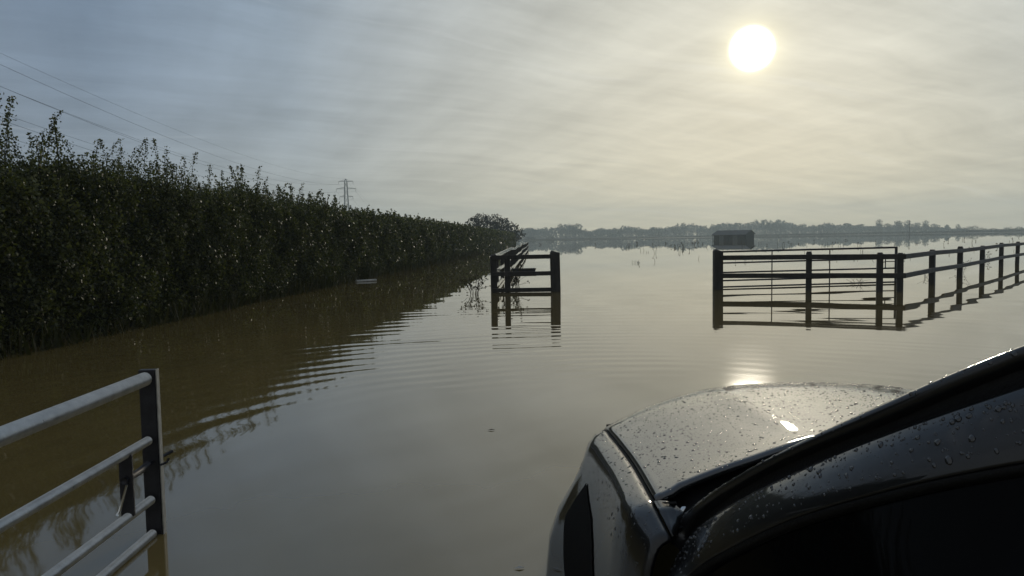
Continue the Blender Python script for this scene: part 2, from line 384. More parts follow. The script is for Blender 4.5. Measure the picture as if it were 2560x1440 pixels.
for i, p in enumerate(fp[1:], 1):
    pl(post_mb(p.x-.08, p.y, .80+.03*math.sin(i*2.1), .10), 'post', 'dark_timber', lf, LO)
for j, z in enumerate((.79, .415, .05)):
    for i in range(0, NP, 2):
        a, b_ = fp[i].copy(), fp[i+2].copy(); sg = .04*math.sin(i*1.7+j)+.03*math.sin(i*.6); sg2 = .04*math.sin((i+2)*1.7+j)+.03*math.sin((i+2)*.6)
        a.z = z+sg; b_.z = z+sg2; q = MB(); q.beam(a, b_, .045, .095); pl(q, 'rail', 'wet_timber', lf, LO, bevel=.006)
# right-hand fence: wing with the gate folded behind it, then turning away to the right
rf = empty('post_and_rail_fence', (4.56, 16.35, 0), 0, 'dark rail fence right of the gateway, turning away across the flooded field', 'fence')
RO = Vector(rf.location)
pl(post_mb(4.56, 16.35, .905, .195, True, -.05), 'gate_post', 'dark_timber', rf, RO, bevel=.012)
for x, y, tp in ((6.33, 15.75, .83), (7.53, 15.12, .80), (7.86, 14.95, .79)): pl(post_mb(x, y, tp, .115, False, -.3), 'post', 'dark_timber', rf, RO, bevel=.008)
A = Vector((7.86, 14.9, 0)); D_ = Vector((10.5, 11.9, 0)); ts = [.167, .358, .554, .768, .982, 1.2, 1.42, 1.64, 1.86]
rp = [A]+[A+D_*q for q in ts]
for i, p in enumerate(rp[1:]): pl(post_mb(p.x, p.y, .80+.02*math.sin(i*2.3), .12, False, .85), 'post', 'dark_timber', rf, RO, bevel=.008)
for z, z1 in ((.71, .715), (.315, .33), (-.08, -.07)):
    q = MB(); q.beam((4.6, 16.22, z), (6.35, 15.66, z+.004), .045, .105); pl(q, 'rail', 'dark_timber', rf, RO, bevel=.006)
    q = MB(); q.beam((6.35, 15.66, z+.004), (7.93, 14.86, z1), .045, .105); pl(q, 'rail', 'dark_timber', rf, RO, bevel=.006)
    for i in range(0, len(rp)-1):
        a, b_ = rp[i].copy(), rp[i+1].copy(); a.z = z1+.012*math.sin(i*2); b_.z = z1+.012*math.sin(i*2+2)
        q = MB(); q.beam(a+Vector((.045, -.04, 0)), b_+Vector((.045, -.04, 0)), .045, .10); pl(q, 'rail', 'dark_timber', rf, RO, bevel=.006)

# ------------------------------------------------------------------ field gates
# far gate, hung on the right gateway post and swung back behind the fence
fg = empty('field_gate', (4.7, 16.75, 0), 0, 'thin tubular metal gate folded open behind the right-hand rail fence', 'gate')
FO = Vector(fg.location); a0, a1 = Vector((4.72, 16.75, 0)), Vector((9.12, 17.5, 0))
for z, r_ in ((.83, .022), (.575, .019), (.36, .019), (.175, .019), (.03, .019)):
    q = MB(); zr = .018 if z > .5 else 0; q.tube([a0+Vector((0, 0, z)), a1+Vector((0, 0, z+zr))], r_, 8); pl(q, 'bar', 'dull_steel', fg, FO, smooth=True)
for fr_ in (0.004, .285, .61, .995):
    p = a0.lerp(a1, fr_); q = MB(); q.beam(p+Vector((0, 0, -.35)), p+Vector((0, 0, .845)), .02 if .1 < fr_ < .9 else .05, .02 if .1 < fr_ < .9 else .045, up=(1, 0, 0)); pl(q, 'upright', 'dull_steel', fg, FO)
dl = (a1-a0).normalized()
q = MB(); p = a1-dl*.30
q.tube([p+Vector((0, 0, .36)), p+Vector((0, 0, .575))], .012, 6); q.tube([p+Vector((0, 0, .48))-dl*.15, p+Vector((0, 0, .52)), a1+Vector((0, 0, .52))+dl*.12], .012, 6)
pl(q, 'latch', 'dull_steel', fg, FO, smooth=True)
# near gate on the left, pushed open alongside the camera
ng = empty('field_gate', (-1.50, 2.98, 0), 0, 'shiny galvanised tubular field gate standing open close by on the left', 'gate')
NO = Vector(ng.location); gd = Vector((.02, -1, 0)).normalized(); e0 = Vector((-1.50, 2.98, 0))
for z, r_ in ((.655, .0285), (.40, .0185), (.152, .0185), (.010, .0185), (-.13, .0185)):
    q = MB(); q.tube([e0+Vector((0, 0, z)), e0+gd*3.6+Vector((0, 0, z))], r_, 16)
    ob = pl(q, 'bar', 'galvanised', ng, NO, smooth=True)
q = MB(); q.box(e0+Vector((-.002, .03, .06)), (.064, .03, 1.26), rz=.1); pl(q, 'end_upright', 'dull_steel', ng, NO, bevel=.003)
q = MB(); q.box(e0+Vector((.0345, .0345, .06)), (.004, .030, 1.262), rz=.1); pl(q, 'edge_flange', 'zinc_edge', ng, NO)
q = MB(); q.box(e0+gd*.185+Vector((0, 0, .276)), (.05, .012, .24), rz=.1); pl(q, 'latch_plate', 'dull_steel', ng, NO, bevel=.002)
q = MB()
p = e0+gd*.185
q.tube([p+Vector((.0, -.02, .30)), p+Vector((.0, .1, .30)), e0+Vector((.0, -.01, .305))], .014, 10); q.tube([e0+Vector((.0, -.01, .305)), e0+Vector((.035, .13, .318))], .007, 8)
q.tube([e0+Vector((.035, .02, .292)), e0+Vector((.058, .03, .300)), e0+Vector((.060, .045, .312))], .005, 8)
pl(q, 'latch_bolt', 'dull_steel', ng, NO, smooth=True)
q = MB(); q.tube([p+Vector((.012, -.02, .285)), p+Vector((-.012, -.04, .19)), p+Vector((-.02, -.045, .175))], .006, 8); pl(q, 'latch_handle', 'chrome', ng, NO, smooth=True)
q = MB(); q.tube([e0+gd*3.6+Vector((0, 0, -.2)), e0+gd*3.6+Vector((0, 0, .7))], .03, 12); pl(q, 'hinge_upright', 'galvanised', ng, NO, smooth=True)

# ------------------------------------------------------------------ wet black car
YAW = R(4)
car = empty('car', (1.16, 1.8, 0), YAW, 'black car with wet bonnet and wing, wading through the flood water', 'car')
def ip(x, xs_, ys_): return float(np.interp(x, xs_, ys_))
def sm(x, xs_, ys_):
    """smooth (monotone-ish) interpolation"""
    xs_, ys_ = np.asarray(xs_, float), np.asarray(ys_, float); m_ = np.gradient(ys_, xs_); x = min(max(x, xs_[0]), xs_[-1]); i = min(max(int(np.searchsorted(xs_, x))-1, 0), len(xs_)-2)
    h_ = xs_[i+1]-xs_[i]; q = (x-xs_[i])/h_
    return float((2*q**3-3*q**2+1)*ys_[i]+(q**3-2*q**2+q)*h_*m_[i]+(-2*q**3+3*q**2)*ys_[i+1]+(q**3-q**2)*h_*m_[i+1])
def U(u, v, w_): return (-u, v, w_)       # u to the car's left, v forward, w up
# shut line between bonnet and wing
VS = [-.10, .33, .70, .88, 1.00, 1.08, 1.13]
def edge_u(v): return sm(v, VS, [.852, .806, .780, .768, .752, .735, .72])
def edge_w(v): return sm(v, VS, [.600, .562, .528, .508, .470, .405, .34])
def rear_v(u): a = abs(u); return .11-.13*(a/.6)**2 if a < .6 else -.02-.08*((a-.6)/.25)**1.1
def bonnet_pt(s, q):
    """s -1..1 across, q 0..1 rear to front"""
    fv = 1.13+.20*(1-abs(s)**2.2); u0 = s*.852; rv = rear_v(u0) if abs(s) < 1 else -.10
    v = rv+(fv-rv)*q; ve = -.10+(1.13+.10)*q; u = s*edge_u(ve)
    we = edge_w(ve); wc = sm(q, [0, .32, .565, .65, .73, .81, .893, .95, 1], [.690, .662, .640, .631, .620, .606, .587, .562, .48]) 
    w_ = we+.006+(wc-we)*(1-abs(s)**2.4)
    w_ += .006*math.exp(-((abs(u)-(.40-.10*q))/.045)**2)*min(1, q*5)*(1-q**4)
    w_ += .006*math.exp(-(q/.07)**2)*(abs(s) < .93)
    return (u, v, w_)
qs = np.concatenate([np.linspace(0, .75, 26), np.linspace(.78, 1, 16)]); ss = np.concatenate([np.linspace(-1, -.9, 5), np.linspace(-.87, .87, 49), np.linspace(.9, 1, 5)])
b = MB(); b.grid([[U(*bonnet_pt(s, q)) for s in ss] for q in qs], flip=True); bonnet = b.build('bonnet', 'wet_paint', car, smooth=True, solid=.012)
# wings with the wheel opening cut in
AV, AW, AR = .50, -.40, .36
WO = np.array([[0, .012, .022, .031, .038, .044, .050, .055, .060, .064, .068, .070],
               [0, .020, .040, .055, .064, .071, .078, .084, .090, .096, .100, .100],
               [0, .018, .036, .052, .066, .078, .090, .107, .136, .180, .212, .226],
               [0, .012, .025, .036, .047, .060, .068, .080, .112, .168, .206, .220],
               [0, .012, .025, .038, .052, .066, .078, .090, .115, .150, .175, .185]])
WD = np.array([[.002, .006, .012, .022, .038, .060, .09, .13, .19, .27, .37, .50],
               [.002, .007, .014, .024, .038, .058, .09, .13, .19, .27, .37, .50],
               [.002, .007, .013, .021, .034, .054, .086, .13, .19, .27, .37, .50],
               [.002, .007, .013, .021, .034, .054, .084, .125, .185, .27, .37, .49],
               [.002, .006, .012, .020, .034, .052, .078, .115, .17, .24, .32, .42]])
WV = [-.24, 0., .77, .95, 1.13]
def section(v, side_low):
    ve = max(min(v, 1.13), -.10); eu, ew = edge_u(ve), edge_w(ve)
    if v < -.10: eu, ew = .852, .600+(v+.10)*.2
    q = [ip(v, WV, np.eye(5)[i]) for i in range(5)]; o, dd = np.array(q) @ WO, np.array(q) @ WD
    pts = [(eu+.004+float(x), ew-float(y)) for x, y in zip(o, dd)]
    return pts+[(pts[-1][0]-.002, min(pts[-1][1]-.01, (pts[-1][1]+side_low)/2)), (pts[-1][0]-.01, min(side_low, pts[-1][1]-.02))]
def arch(v): 
    x = (v-AV)/AR
    return AW+AR*math.sqrt(max(0, 1-x*x)) if abs(x) <= 1 else -.32
for sd in (1, -1):
    b = MB()
    vs = list(np.linspace(-.235, AV-AR-.001, 12)); rows = [section(v, -.32) for v in vs]
    va = [AV-AR*math.cos(math.pi*i/28) for i in range(29)]; rows += [section(v, arch(v)) for v in va]; vs += va
    vf = list(np.linspace(AV+AR+.001, 1.13, 4)); rows += [section(v, -.32) for v in vf]; vs += vf
    b.grid([[U(sd*u, v, w_) for u, w_ in r_] for v, r_ in zip(vs, rows)], flip=sd > 0)
    wing = b.build('wing', 'paint', car, smooth=True, solid=.01)
    b = MB(); G = []; inn = [(.818, -.128, .600), (0.806, -0.154, 0.591), (0.818, -0.167, 0.571), (0.836, -0.203, 0.56)]
    for i, (u2, v2, w2) in enumerate(inn):
        v = -.100-.045*i; u1 = .853; w1 = .597+(v+.1)*.2; G.append([U(sd*(u1+(u2-u1)*q), v+(v2-v)*q, w1+(w2-w1)*q+.004*math.sin(math.pi*q)) for q in (0, .3, .6, 1)])
    b.grid(G, flip=sd < 0); b.build('wing_corner', 'paint', wing, smooth=True, solid=.006)
    # dark reflection on the wing, put in as a matt black patch
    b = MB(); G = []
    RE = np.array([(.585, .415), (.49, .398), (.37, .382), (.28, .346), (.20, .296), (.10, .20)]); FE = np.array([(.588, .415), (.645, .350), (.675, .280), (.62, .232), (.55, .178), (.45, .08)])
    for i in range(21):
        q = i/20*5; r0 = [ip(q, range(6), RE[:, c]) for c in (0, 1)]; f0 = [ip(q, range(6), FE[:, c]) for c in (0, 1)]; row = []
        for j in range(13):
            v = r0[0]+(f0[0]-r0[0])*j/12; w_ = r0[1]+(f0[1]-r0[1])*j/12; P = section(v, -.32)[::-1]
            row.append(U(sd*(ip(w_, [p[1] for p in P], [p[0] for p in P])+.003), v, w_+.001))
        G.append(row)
    b.grid(G, flip=sd < 0); b.build('wing_reflection', 'plastic', wing, smooth=True)
    # dark lining and lip of the wheel opening
    b = MB(); prof = []
    for i in range(29):
        th = math.pi*i/28; v, w_ = AV-AR*math.cos(th), AW+AR*math.sin(th); u = section(v, w_)[-1][0]
        prof.append([U(sd*(u-.004), v, w_+.0), U(sd*(u-.006), AV-(AR-.008)*math.cos(th), AW+(AR-.008)*math.sin(th)), U(sd*(u-.02), AV-(AR-.03)*math.cos(th), AW+(AR-.03)*math.sin(th)), U(sd*(u-.3), AV-(AR-.03)*math.cos(th), AW+(AR-.03)*math.sin(th))])
    b.grid(prof, flip=sd > 0); b.build('wheel_arch', 'plastic', wing, smooth=True, solid=.004)
# front bumper below the wings and bonnet
b = MB(); plan = [(.89, 1.11), (.88, 1.17), (.85, 1.24), (.79, 1.31), (.70, 1.365), (.5, 1.41), (.25, 1.435), (0, 1.44)]; plan = plan+[(-u, v) for u, v in plan[-2::-1]]
rows = []
for w_, du_, dv_ in ((.345, -.16, -.06), (.32, -.13, -.02), (.27, -.085, .0), (.20, -.045, .012), (.10, -.005, .02), (-.02, .034, .02), (-.2, .02, .0), (-.34, -.02, -.06)):
    rows.append([U(u+math.copysign(min(1, abs(u)/.5), u)*du_, v+dv_*min(1, 1.6-abs(u)*1.2), w_) for u, v in plan])
b.grid(rows, flip=False); b.build('front_bumper', 'paint', car, smooth=True, solid=.01)
b = MB(); b.grid([[U(u*.97, v-.03, w_) for u, v in plan[4:-4]] for w_ in (.41, .35)]); b.build('grille', 'plastic', car, solid=.02)
for sd in (1, -1):   # headlamps at the front corners
    b = MB(); rows = []
    for i in range(9):
        q = i/8; v0 = 1.0+.26*q; e = [(.800-.15*q**1.5, v0+.06), (.785-.15*q**1.4, v0+.05), (.76-.14*q, v0+.02), (.72-.11*q, v0-.01)]
        rows.append([U(sd*u, v, w_) for (u, v), w_ in zip(e, (.335, .37, .405, .425))])
    b.grid(rows, flip=sd < 0); b.build('headlight', 'lamp_glass', car, smooth=True, solid=.02)
# front wheels, mostly under water
for sd in (1, -1):
  for vv in (AV, -2.12):
    b = MB(); rows = []
    for i in range(33):
        th = 2*math.pi*i/32; rows.append([U(sd*u, vv+r_*math.cos(th), -.36+r_*math.sin(th)) for u, r_ in ((.66, .25), (.66, .32), (.69, .34), (.83, .34), (.855, .32), (.855, .25))])
    b.grid(rows); wh = b.build('tyre', 'tyre', car, smooth=True)
    b = MB(); b.tube([U(sd*.7, vv, -.36), U(sd*.835, vv, -.36)], [.245, .248], 24); b.tube([U(sd*.836, vv, -.36), U(sd*.848, vv, -.36)], [.09, .06], 16); b.build('rim', 'alloy', wh)
# scuttle under the windscreen
b = MB(); G = []
for i in range(33):
    s = (-1+i/16)*.975; u = s*.83; rv = rear_v(u); w0 = bonnet_pt(s, 0)[2]
    G.append([U(u, rv+.25, w0-.045), U(u, rv+.03, w0-.035), U(u*.985, rv-.03, w0-.05), U(u*.94, rv-.13, w0-.03), U(u*.88, rv-.20, w0+.0)])
b.grid(G); b.build('scuttle', 'paint_dark', car, smooth=True, solid=.01)
# pillar, door frame and seals: curves run from the scuttle corner up to the roof
KT = [(.795, -.099, .568), (.781, -.172, .62), (.767, -.256, .678), (.747, -.357, .746), (.724, -.463, .814), (.699, -.557, .874), (.675, -.634, .923), (.651, -.698, .964), (.627, -.752, 1.0), (.604, -.798, 1.03), (.579, -.841, 1.057), (.55, -.886, 1.085)]
KB = [(.809, -.146, .535), (.795, -.215, .606), (.781, -.296, .672), (.761, -.392, .741), (.738, -.494, .808), (.713, -.585, .863), (.689, -.66, .906), (.665, -.721, .945), (.641, -.773, .982), (.618, -.817, 1.011), (.593, -.86, 1.04), (.564, -.902, 1.069)]
KD = [(.817, -.172, .527), (.803, -.239, .593), (.789, -.318, .654), (.769, -.413, .721), (.746, -.513, .786), (.721, -.602, .842), (.697, -.674, .888), (.673, -.735, .926), (.649, -.786, .958), (.626, -.829, .985), (.601, -.871, 1.012), (.572, -.913, 1.04)]
KL = [(.845, -.343, .551), (.831, -.396, .595), (.817, -.46, .641), (.797, -.537, .7), (.774, -.62, .759), (.749, -.695, .804), (.725, -.756, .841), (.701, -.808, .872), (.677, -.852, .897), (.654, -.89, .917), (.629, -.927, .937), (.6, -.964, .957)]
KT = [(0.826, -0.181, 0.572)]+KT; KB = [(0.838, -0.195, 0.539)]+KB; KD = [(0.866, -0.25, 0.497), (0.84, -0.181, 0.49)]+KD[0:]; KD = [KD[0]]+KD[2:]; KL = [(0.878, -0.342, 0.517)]+KL
EXT = [(.535, -1.0, 1.122), (.525, -1.2, 1.148), (.52, -1.45, 1.158)]
KT, KB, KD = KT+EXT, KB+[(u+.016, v, w_-.016) for u, v, w_ in EXT], KD+[(u+.024, v, w_-.045) for u, v, w_ in EXT]
KL = KL+[(u+.05, v, w_-.135) for u, v, w_ in EXT]
def dens(K, n=64):
    K = np.array(K); tt = np.arange(len(K)); T2 = np.linspace(0, len(K)-1, n)
    for _ in range(1): K[1:-1] = K[1:-1]*.5+(K[:-2]+K[2:])*.25
    return np.array([[sm(x, tt, K[:, c]) for c in range(3)] for x in T2])
def mixk(A_, B_, q, du=0., dw=0.):
    A_, B_ = np.array(A_), np.array(B_); return A_+(B_-A_)*q+np.array([du, 0, dw])
def strip(curves, name, mt, parent, sd, **kw):
    D = [dens(K) for K in curves]; b = MB(); b.grid([[U(sd*K[i][0], K[i][1], K[i][2]) for K in D] for i in range(len(D[0]))], flip=sd < 0); return b.build(name, mt, parent, smooth=True, **kw)
pillars, frames = [], []
KI = mixk(KT, KT, 0, -.030, -.012)
PIL = [KI, mixk(KT, KT, 0, -.012, .0), mixk(KT, KB, .25, .006, .003), mixk(KT, KB, .55, .012, .005), mixk(KT, KB, .85, .009, .002), KB, mixk(KB, KD, .12, -.012, -.002)]
FRM = [mixk(KD, KD, 0, -.012, .0), mixk(KD, KL, .0), mixk(KD, KL, .06, .004, .0), mixk(KD, KL, .35, .007, .002), mixk(KD, KL, .7, .007, .002), mixk(KD, KL, .95, .003, 0), KL, mixk(KL, KL, 0, -.022, -.002)]
for sd in (1, -1):
    pillars.append(strip(PIL, 'windscreen_pillar', 'paint', car, sd))
    strip([mixk(KB, KD, 0, -.010, -.002), mixk(KB, KD, .3, -.016, 0), mixk(KB, KD, .7, -.016, 0), mixk(KD, KD, 0, -.008, 0)], 'rain_channel', 'rubber', pillars[-1], sd)
# windscreen, curved forward in the middle
D = dens(mixk(KT, KT, 0, -.024, -.010)); b = MB(); G = []
for u, v, w_ in D: G.append([U(-u+2*u*j/20, v+.12*(1-(2*j/20-1)**2)*max(0, min(1, (1.16-w_)/.5)), w_+.035*(1-(2*j/20-1)**2)) for j in range(21)])
b.grid(G); b.build('windscreen', 'dark_glass', car, smooth=True, solid=.005)
# small bright corner trim at the foot of the pillar
b = MB(); G = [[U(*p) for p in r_] for r_ in [[(0.801, -0.088, 0.586), (0.795, -0.106, 0.586), (0.788, -0.125, 0.594)], [(0.806, -0.096, 0.577), (0.801, -0.11, 0.577), (0.792, -0.126, 0.586)], [(0.809, -0.115, 0.563), (0.805, -0.129, 0.575), (0.798, -0.133, 0.584)]]]
b.grid(G); b.build('corner_trim', 'chrome', car, smooth=True, solid=.004)
# roof
roof = MB(); G = []
for v in np.linspace(-1.0, -3.1, 16):
    w0 = sm(v, [-3.1, -2.6, -1.8, -1.3, -1.0], [1.06, 1.12, 1.155, 1.15, 1.122]); ue = sm(v, [-3.1, -2, -1], [.52, .545, .53])
    G.append([U(ue*(2*j/16-1), v, w0+.035*(1-(2*j/16-1)**2)) for j in range(17)])
roof.grid(G); roof.build('roof', 'paint', car, smooth=True, solid=.01)
# doors with their window frames; the near front window is wound down
def belt(v): return ip(-v, [.245, .42, 1.0], [.50, .55, .60])
def side_u(v, w_): return sm(w_, [-.35, 0, .3, .48, .555, .60], [.865, .915, .915, .895, .872, .845])-max(0, -2.2-v)*.06
for sd in (1, -1):
    for v0, v1, nm in ((-.245, -1.45, 'front'), (-1.46, -2.45, 'rear')):
        b = MB(); b.grid([[U(sd*side_u(v, w_), v, w_+(belt(v)-.6)*max(0, w_)/.6) for w_ in (-.34, -.2, 0, .15, .3, .40, .48, .52, .555, .58, .59)] + [U(sd*(side_u(v, .6)-.02), v, belt(v)-.002), U(sd*(side_u(v, .6)-.05), v, belt(v)-.002), U(sd*(side_u(v, .6)-.06), v, belt(v)-.04)] for v in np.linspace(v0, v1, 16)], flip=sd > 0)
        door = b.build('door', 'paint', car, smooth=True, solid=.006)
        b = MB(); vh = v1+.12; uh = sd*(side_u(vh, .40)+.02)
        b.tube([U(uh-sd*.03, vh+.16, .41), U(uh, vh+.13, .41), U(uh, vh, .41), U(uh-sd*.03, vh-.03, .41)], .012, 8); b.build('handle', 'paint', door, smooth=True)
        if nm == 'front':
            fr = strip(FRM, 'window_frame', 'paint', door, sd); frames.append(fr)
            strip([mixk(KL, KL, 0, -.006, .002), mixk(KL, KL, 0, .002, -.004), mixk(KL, KL, 0, -.004, -.016), mixk(KL, KL, 0, -.02, -.016)], 'window_seal', 'rubber', fr, sd)
            b = MB(); Kd = dens(KL); b.grid([[U(sd*(u+(.846-u)*q-.014), v, w_+(belt(v)-.02-w_)*q) for q in (0, .25, .5, .75, 1)] for u, v, w_ in Kd], flip=sd < 0)
            b.build('window_glass', 'dark_glass', door, smooth=True)
        if nm == 'rear':
            b = MB(); G = []
            for v in np.linspace(v0-(.45 if nm == 'front' else .02), v1+.03, 8):
                wt = 1.05 if v < -1.2 else 1.05-(v+1.2)*.62; G.append([U(sd*(.84-(.84-.575)*q), v, .58+(wt-.58)*q) for q in (0, .33, .66, 1)])
            b.grid(G, flip=sd > 0); b.build('window_glass', 'dark_glass', door, smooth=True)
    b = MB(); b.grid([[U(sd*(.862-.27*q), v-.03*q, .56+.56*q) for q in (0, .3, .6, 1)] for v in (-1.40, -1.46, -1.52)], flip=sd > 0); b.build('door_pillar', 'paint_dark', car, solid=.02)
    b = MB(); G = []
    for v in np.linspace(-2.46, -3.35, 10):
        f_ = max(0, (-2.9-v)/.45); G.append([U(sd*(side_u(v, w_)-.1*f_**2), v, w_) for w_ in (-.34, 0, .3, .48, .6)]+[U(sd*(.84-.06*f_-(.27)*q), v+.25*q*f_, .6+.5*q) for q in (.4, .8, 1.)])
    b.grid(G, flip=sd > 0); b.build('rear_quarter', 'paint', car, smooth=True, solid=.01)
b = MB(); b.grid([[U(u, -3.36+max(0, w_-.5)*.45+.05*(1-abs(u)/.76), w_) for u in np.linspace(-.76, .76, 9)] for w_ in (-.3, 0, .3, .6, .85, 1.06)]); b.build('tailgate', 'paint', car, smooth=True, solid=.02)
# cabin: dark trim, dashboard and seats
b = MB(); G = [[U(sd_*.80, v, w_) for sd_, w_ in ((-1, .50), (-1, -.25), (-.5, -.28), (.5, -.28), (1, -.25), (1, .50))] for v in np.linspace(-.2, -3.2, 7)]
b.grid(G); b.grid([[U(-.8, -.22, -.25), U(.8, -.22, -.25)], [U(-.8, -.22, .55), U(.8, -.22, .55)]]); b.build('cabin_lining', 'interior', car, solid=.01)
b = MB(); b.grid([[U(u, v, w_) for u in np.linspace(-.79, .79, 9)] for v, w_ in ((-.2, .56), (-.4, .585), (-.65, .60), (-.76, .57), (-.79, .45), (-.72, .2), (-.6, 0))]); b.build('dashboard', 'interior', car, smooth=True, solid=.01)
for sd in (1, -1):
    b = MB(); b.box(U(sd*.38, -1.45, -.02), (.5, .52, .16)); b.box(U(sd*.38, -1.78, .33), (.48, .14, .62), rot=Matrix.Rotation(R(14), 3, 'X')); b.box(U(sd*.38, -1.90, .74), (.26, .09, .18)); b.build('seat', 'interior', car, bevel=.04)
# panel lines
b = MB(); b.tube([U(edge_u(v)+.003, v, edge_w(v)-.004) for v in np.linspace(1.10, -.10, 30)]+[U(.836, -.122, .603), U(.814, -.134, .608)], .0042, 5); b.build('bonnet_gap', 'rubber', bonnet); b = MB(); b.tube([U(-edge_u(v)-.003, v, edge_w(v)-.004) for v in np.linspace(-.10, 1.10, 30)], .0042, 5); b.build('bonnet_gap', 'rubber', bonnet)

# rain drops
HEMI = []; HF = []
for i, (r_, z) in enumerate(((1, -.1), (.93, .35), (.68, .72), (.3, .95))):
    for j in range(8): th = 2*math.pi*(j+.5*(i % 2))/8; HEMI.append((r_*math.cos(th), r_*math.sin(th), z))
for i in range(3):
    for j in range(8): k_ = (j+1) % 8; HF.append((i*8+j, i*8+k_, i*8+8+k_, i*8+8+j))
HEMI = np.array(HEMI)
def drops(name, fn, params, sizes, parent, stretch=1.25, hgt=.55):
    """fn(a,b)->(u,v,w); b runs down the surface"""
    V = []; F = []
    for (a, c), r_ in zip(params, sizes):
        p = np.array(U(*fn(a, c))); e = .004; ta = np.array(U(*fn(a+e, c)))-p; tc = np.array(U(*fn(a, c+e)))-p
        if np.linalg.norm(ta) < 1e-7 or np.linalg.norm(tc) < 1e-7: continue
        n_ = np.cross(ta, tc); n_ /= np.linalg.norm(n_); n_ = n_ if n_[2] > 0 or n_[0] < -.7 else -n_
        t2 = tc/np.linalg.norm(tc); t1 = np.cross(n_, t2); k0 = len(V)*32; kx, ky = random.uniform(.8, 1.1), random.uniform(.9, stretch)
        jig = 1+.07*np.sin(np.arange(32)*random.uniform(1, 3)+random.random()*6)
        V.append(p+r_*(HEMI[:, :1]*jig[:, None]*kx*t1+HEMI[:, 1:2]*jig[:, None]*ky*t2+HEMI[:, 2:]*hgt*n_))
        F += [tuple(q+k0 for q in f) for f in HF]+[tuple(k0+24+j for j in range(8))]
    o = mesh_np(name, np.concatenate(V), F, 'rain_drop', parent, True); o['kind'] = 'stuff'
N = 4600
pr = [(random.uniform(-.96, .985), random.random()**.9*.88+.02) for _ in range(N)]
pr += [(s_, random.uniform(.015, .075)) for s_ in np.random.default_rng(3).uniform(-.9, .97, 420)]
pr += [(random.uniform(-.95, .45), random.uniform(.66, .93)) for _ in range(900)]
drops('rain_drops', bonnet_pt, pr, [min(.0048, .0009+random.expovariate(1/.0009)) for _ in pr], bonnet, 1.6, .4)
wingl = [o for o in car.children if o.name.startswith('wing')][0]
def wing_pt(a, c):
    P = section(a, -.32); x = c*(len(P)-1); i = min(int(x), len(P)-2); q = x-i; return (P[i][0]+(P[i+1][0]-P[i][0])*q, a, P[i][1]+(P[i+1][1]-P[i][1])*q)
pr = [(random.uniform(-.2, 1.08), random.random()**1.3*.52+.02) for _ in range(520)]
drops('rain_drops', wing_pt, pr, [min(.0042, .0010+random.expovariate(1/.0008)) for _ in pr], wingl, 1.6, .4)
def strip_fn(C):
    D = [dens(K) for K in C]; n = len(D[0])-1; mcol = len(D)-1
    def f(a, c):
        a = min(max(a, 0), .9999)*n; i = int(a); qa = a-i; c = min(max(c, 0), .9999)*mcol; j = int(c); qc = c-j
        p = (D[j][i]*(1-qa)+D[j][i+1]*qa)*(1-qc)+(D[j+1][i]*(1-qa)+D[j+1][i+1]*qa)*qc; return tuple(p)
    return f
pf = strip_fn(PIL[1:6]); ff = strip_fn(FRM[2:6])
pr = [(random.uniform(.02, .8), random.random()**1.4*.62+.02) for _ in range(300)]
drops('rain_drops', pf, pr, [min(.0042, .0006+random.expovariate(1/.0011)) for _ in pr], pillars[0], 1.15, .32)
pr = [(random.uniform(.02, .8), random.random()**1.5*.8+.02) for _ in range(560)]
drops('rain_drops', ff, pr, [min(.0050, .0006+random.expovariate(1/.0011)) for _ in pr], frames[0], 1.5, .5)

# ------------------------------------------------------------------ field shelter standing in the flood
sh = empty('field_shelter', (55.6, 185, 0), R(-42), 'dark timber field shelter with a pitched roof standing in the flood water', 'shelter')
LX, LY, EV, RG = 8.4, 4.6, 1.45, 2.35
def gab(q, y, th):
    q.add([(x, yy, z) for yy in (y-th, y+th) for x, z in ((-LX/2, -.6), (LX/2, -.6), (LX/2, EV), (-LX/2, EV))], [(0, 1, 2, 3), (7, 6, 5, 4), (0, 4, 5, 1), (1, 5, 6, 2), (2, 6, 7, 3), (3, 7, 4, 0)])
q = MB(); gab(q, -LY/2, .05); gab(q, LY/2, .05)
for x in (-LX/2, LX/2):
    V = [(x+dx_, y, z) for dx_ in (-.05, .05) for y, z in ((-LY/2, -.6), (LY/2, -.6), (LY/2, EV), (0, RG-.05), (-LY/2, EV))]
    q.add(V, [(0, 1, 2, 3, 4), (9, 8, 7, 6, 5)]+[(j, j+5, (j+1) % 5+5, (j+1) % 5) for j in range(5)])
q.build('wall', 'shed_wood', sh)
q = MB()
for sg in (-1, 1):
    y1 = sg*(LY/2+(.9 if sg < 0 else .25)); z1 = EV+.04-(.28 if sg < 0 else .06)
    V = [(x, y, z+dz_) for dz_ in (0, .09) for x, y, z in ((-LX/2-.3, 0, RG), (LX/2+.3, 0, RG), (LX/2+.3, y1, z1), (-LX/2-.3, y1, z1))]
    q.add(V, [(3, 2, 1, 0), (4, 5, 6, 7), (0, 1, 5, 4), (1, 2, 6, 5), (2, 3, 7, 6), (3, 0, 4, 7)])
q.build('roof', 'shed_roof', sh)
for x in (-2.2, 1.4):
    q = MB(); q.box((x, -LY/2-.08, .35), (1.2, .05, 1.7)); q.build('door', 'shed_door', sh)
for x in (-LX/2+.1, 0, LX/2-.1):
    q = MB(); q.box((x, -LY/2-.8, .4), (.12, .12, 1.9)); q.build('post', 'shed_wood', sh)

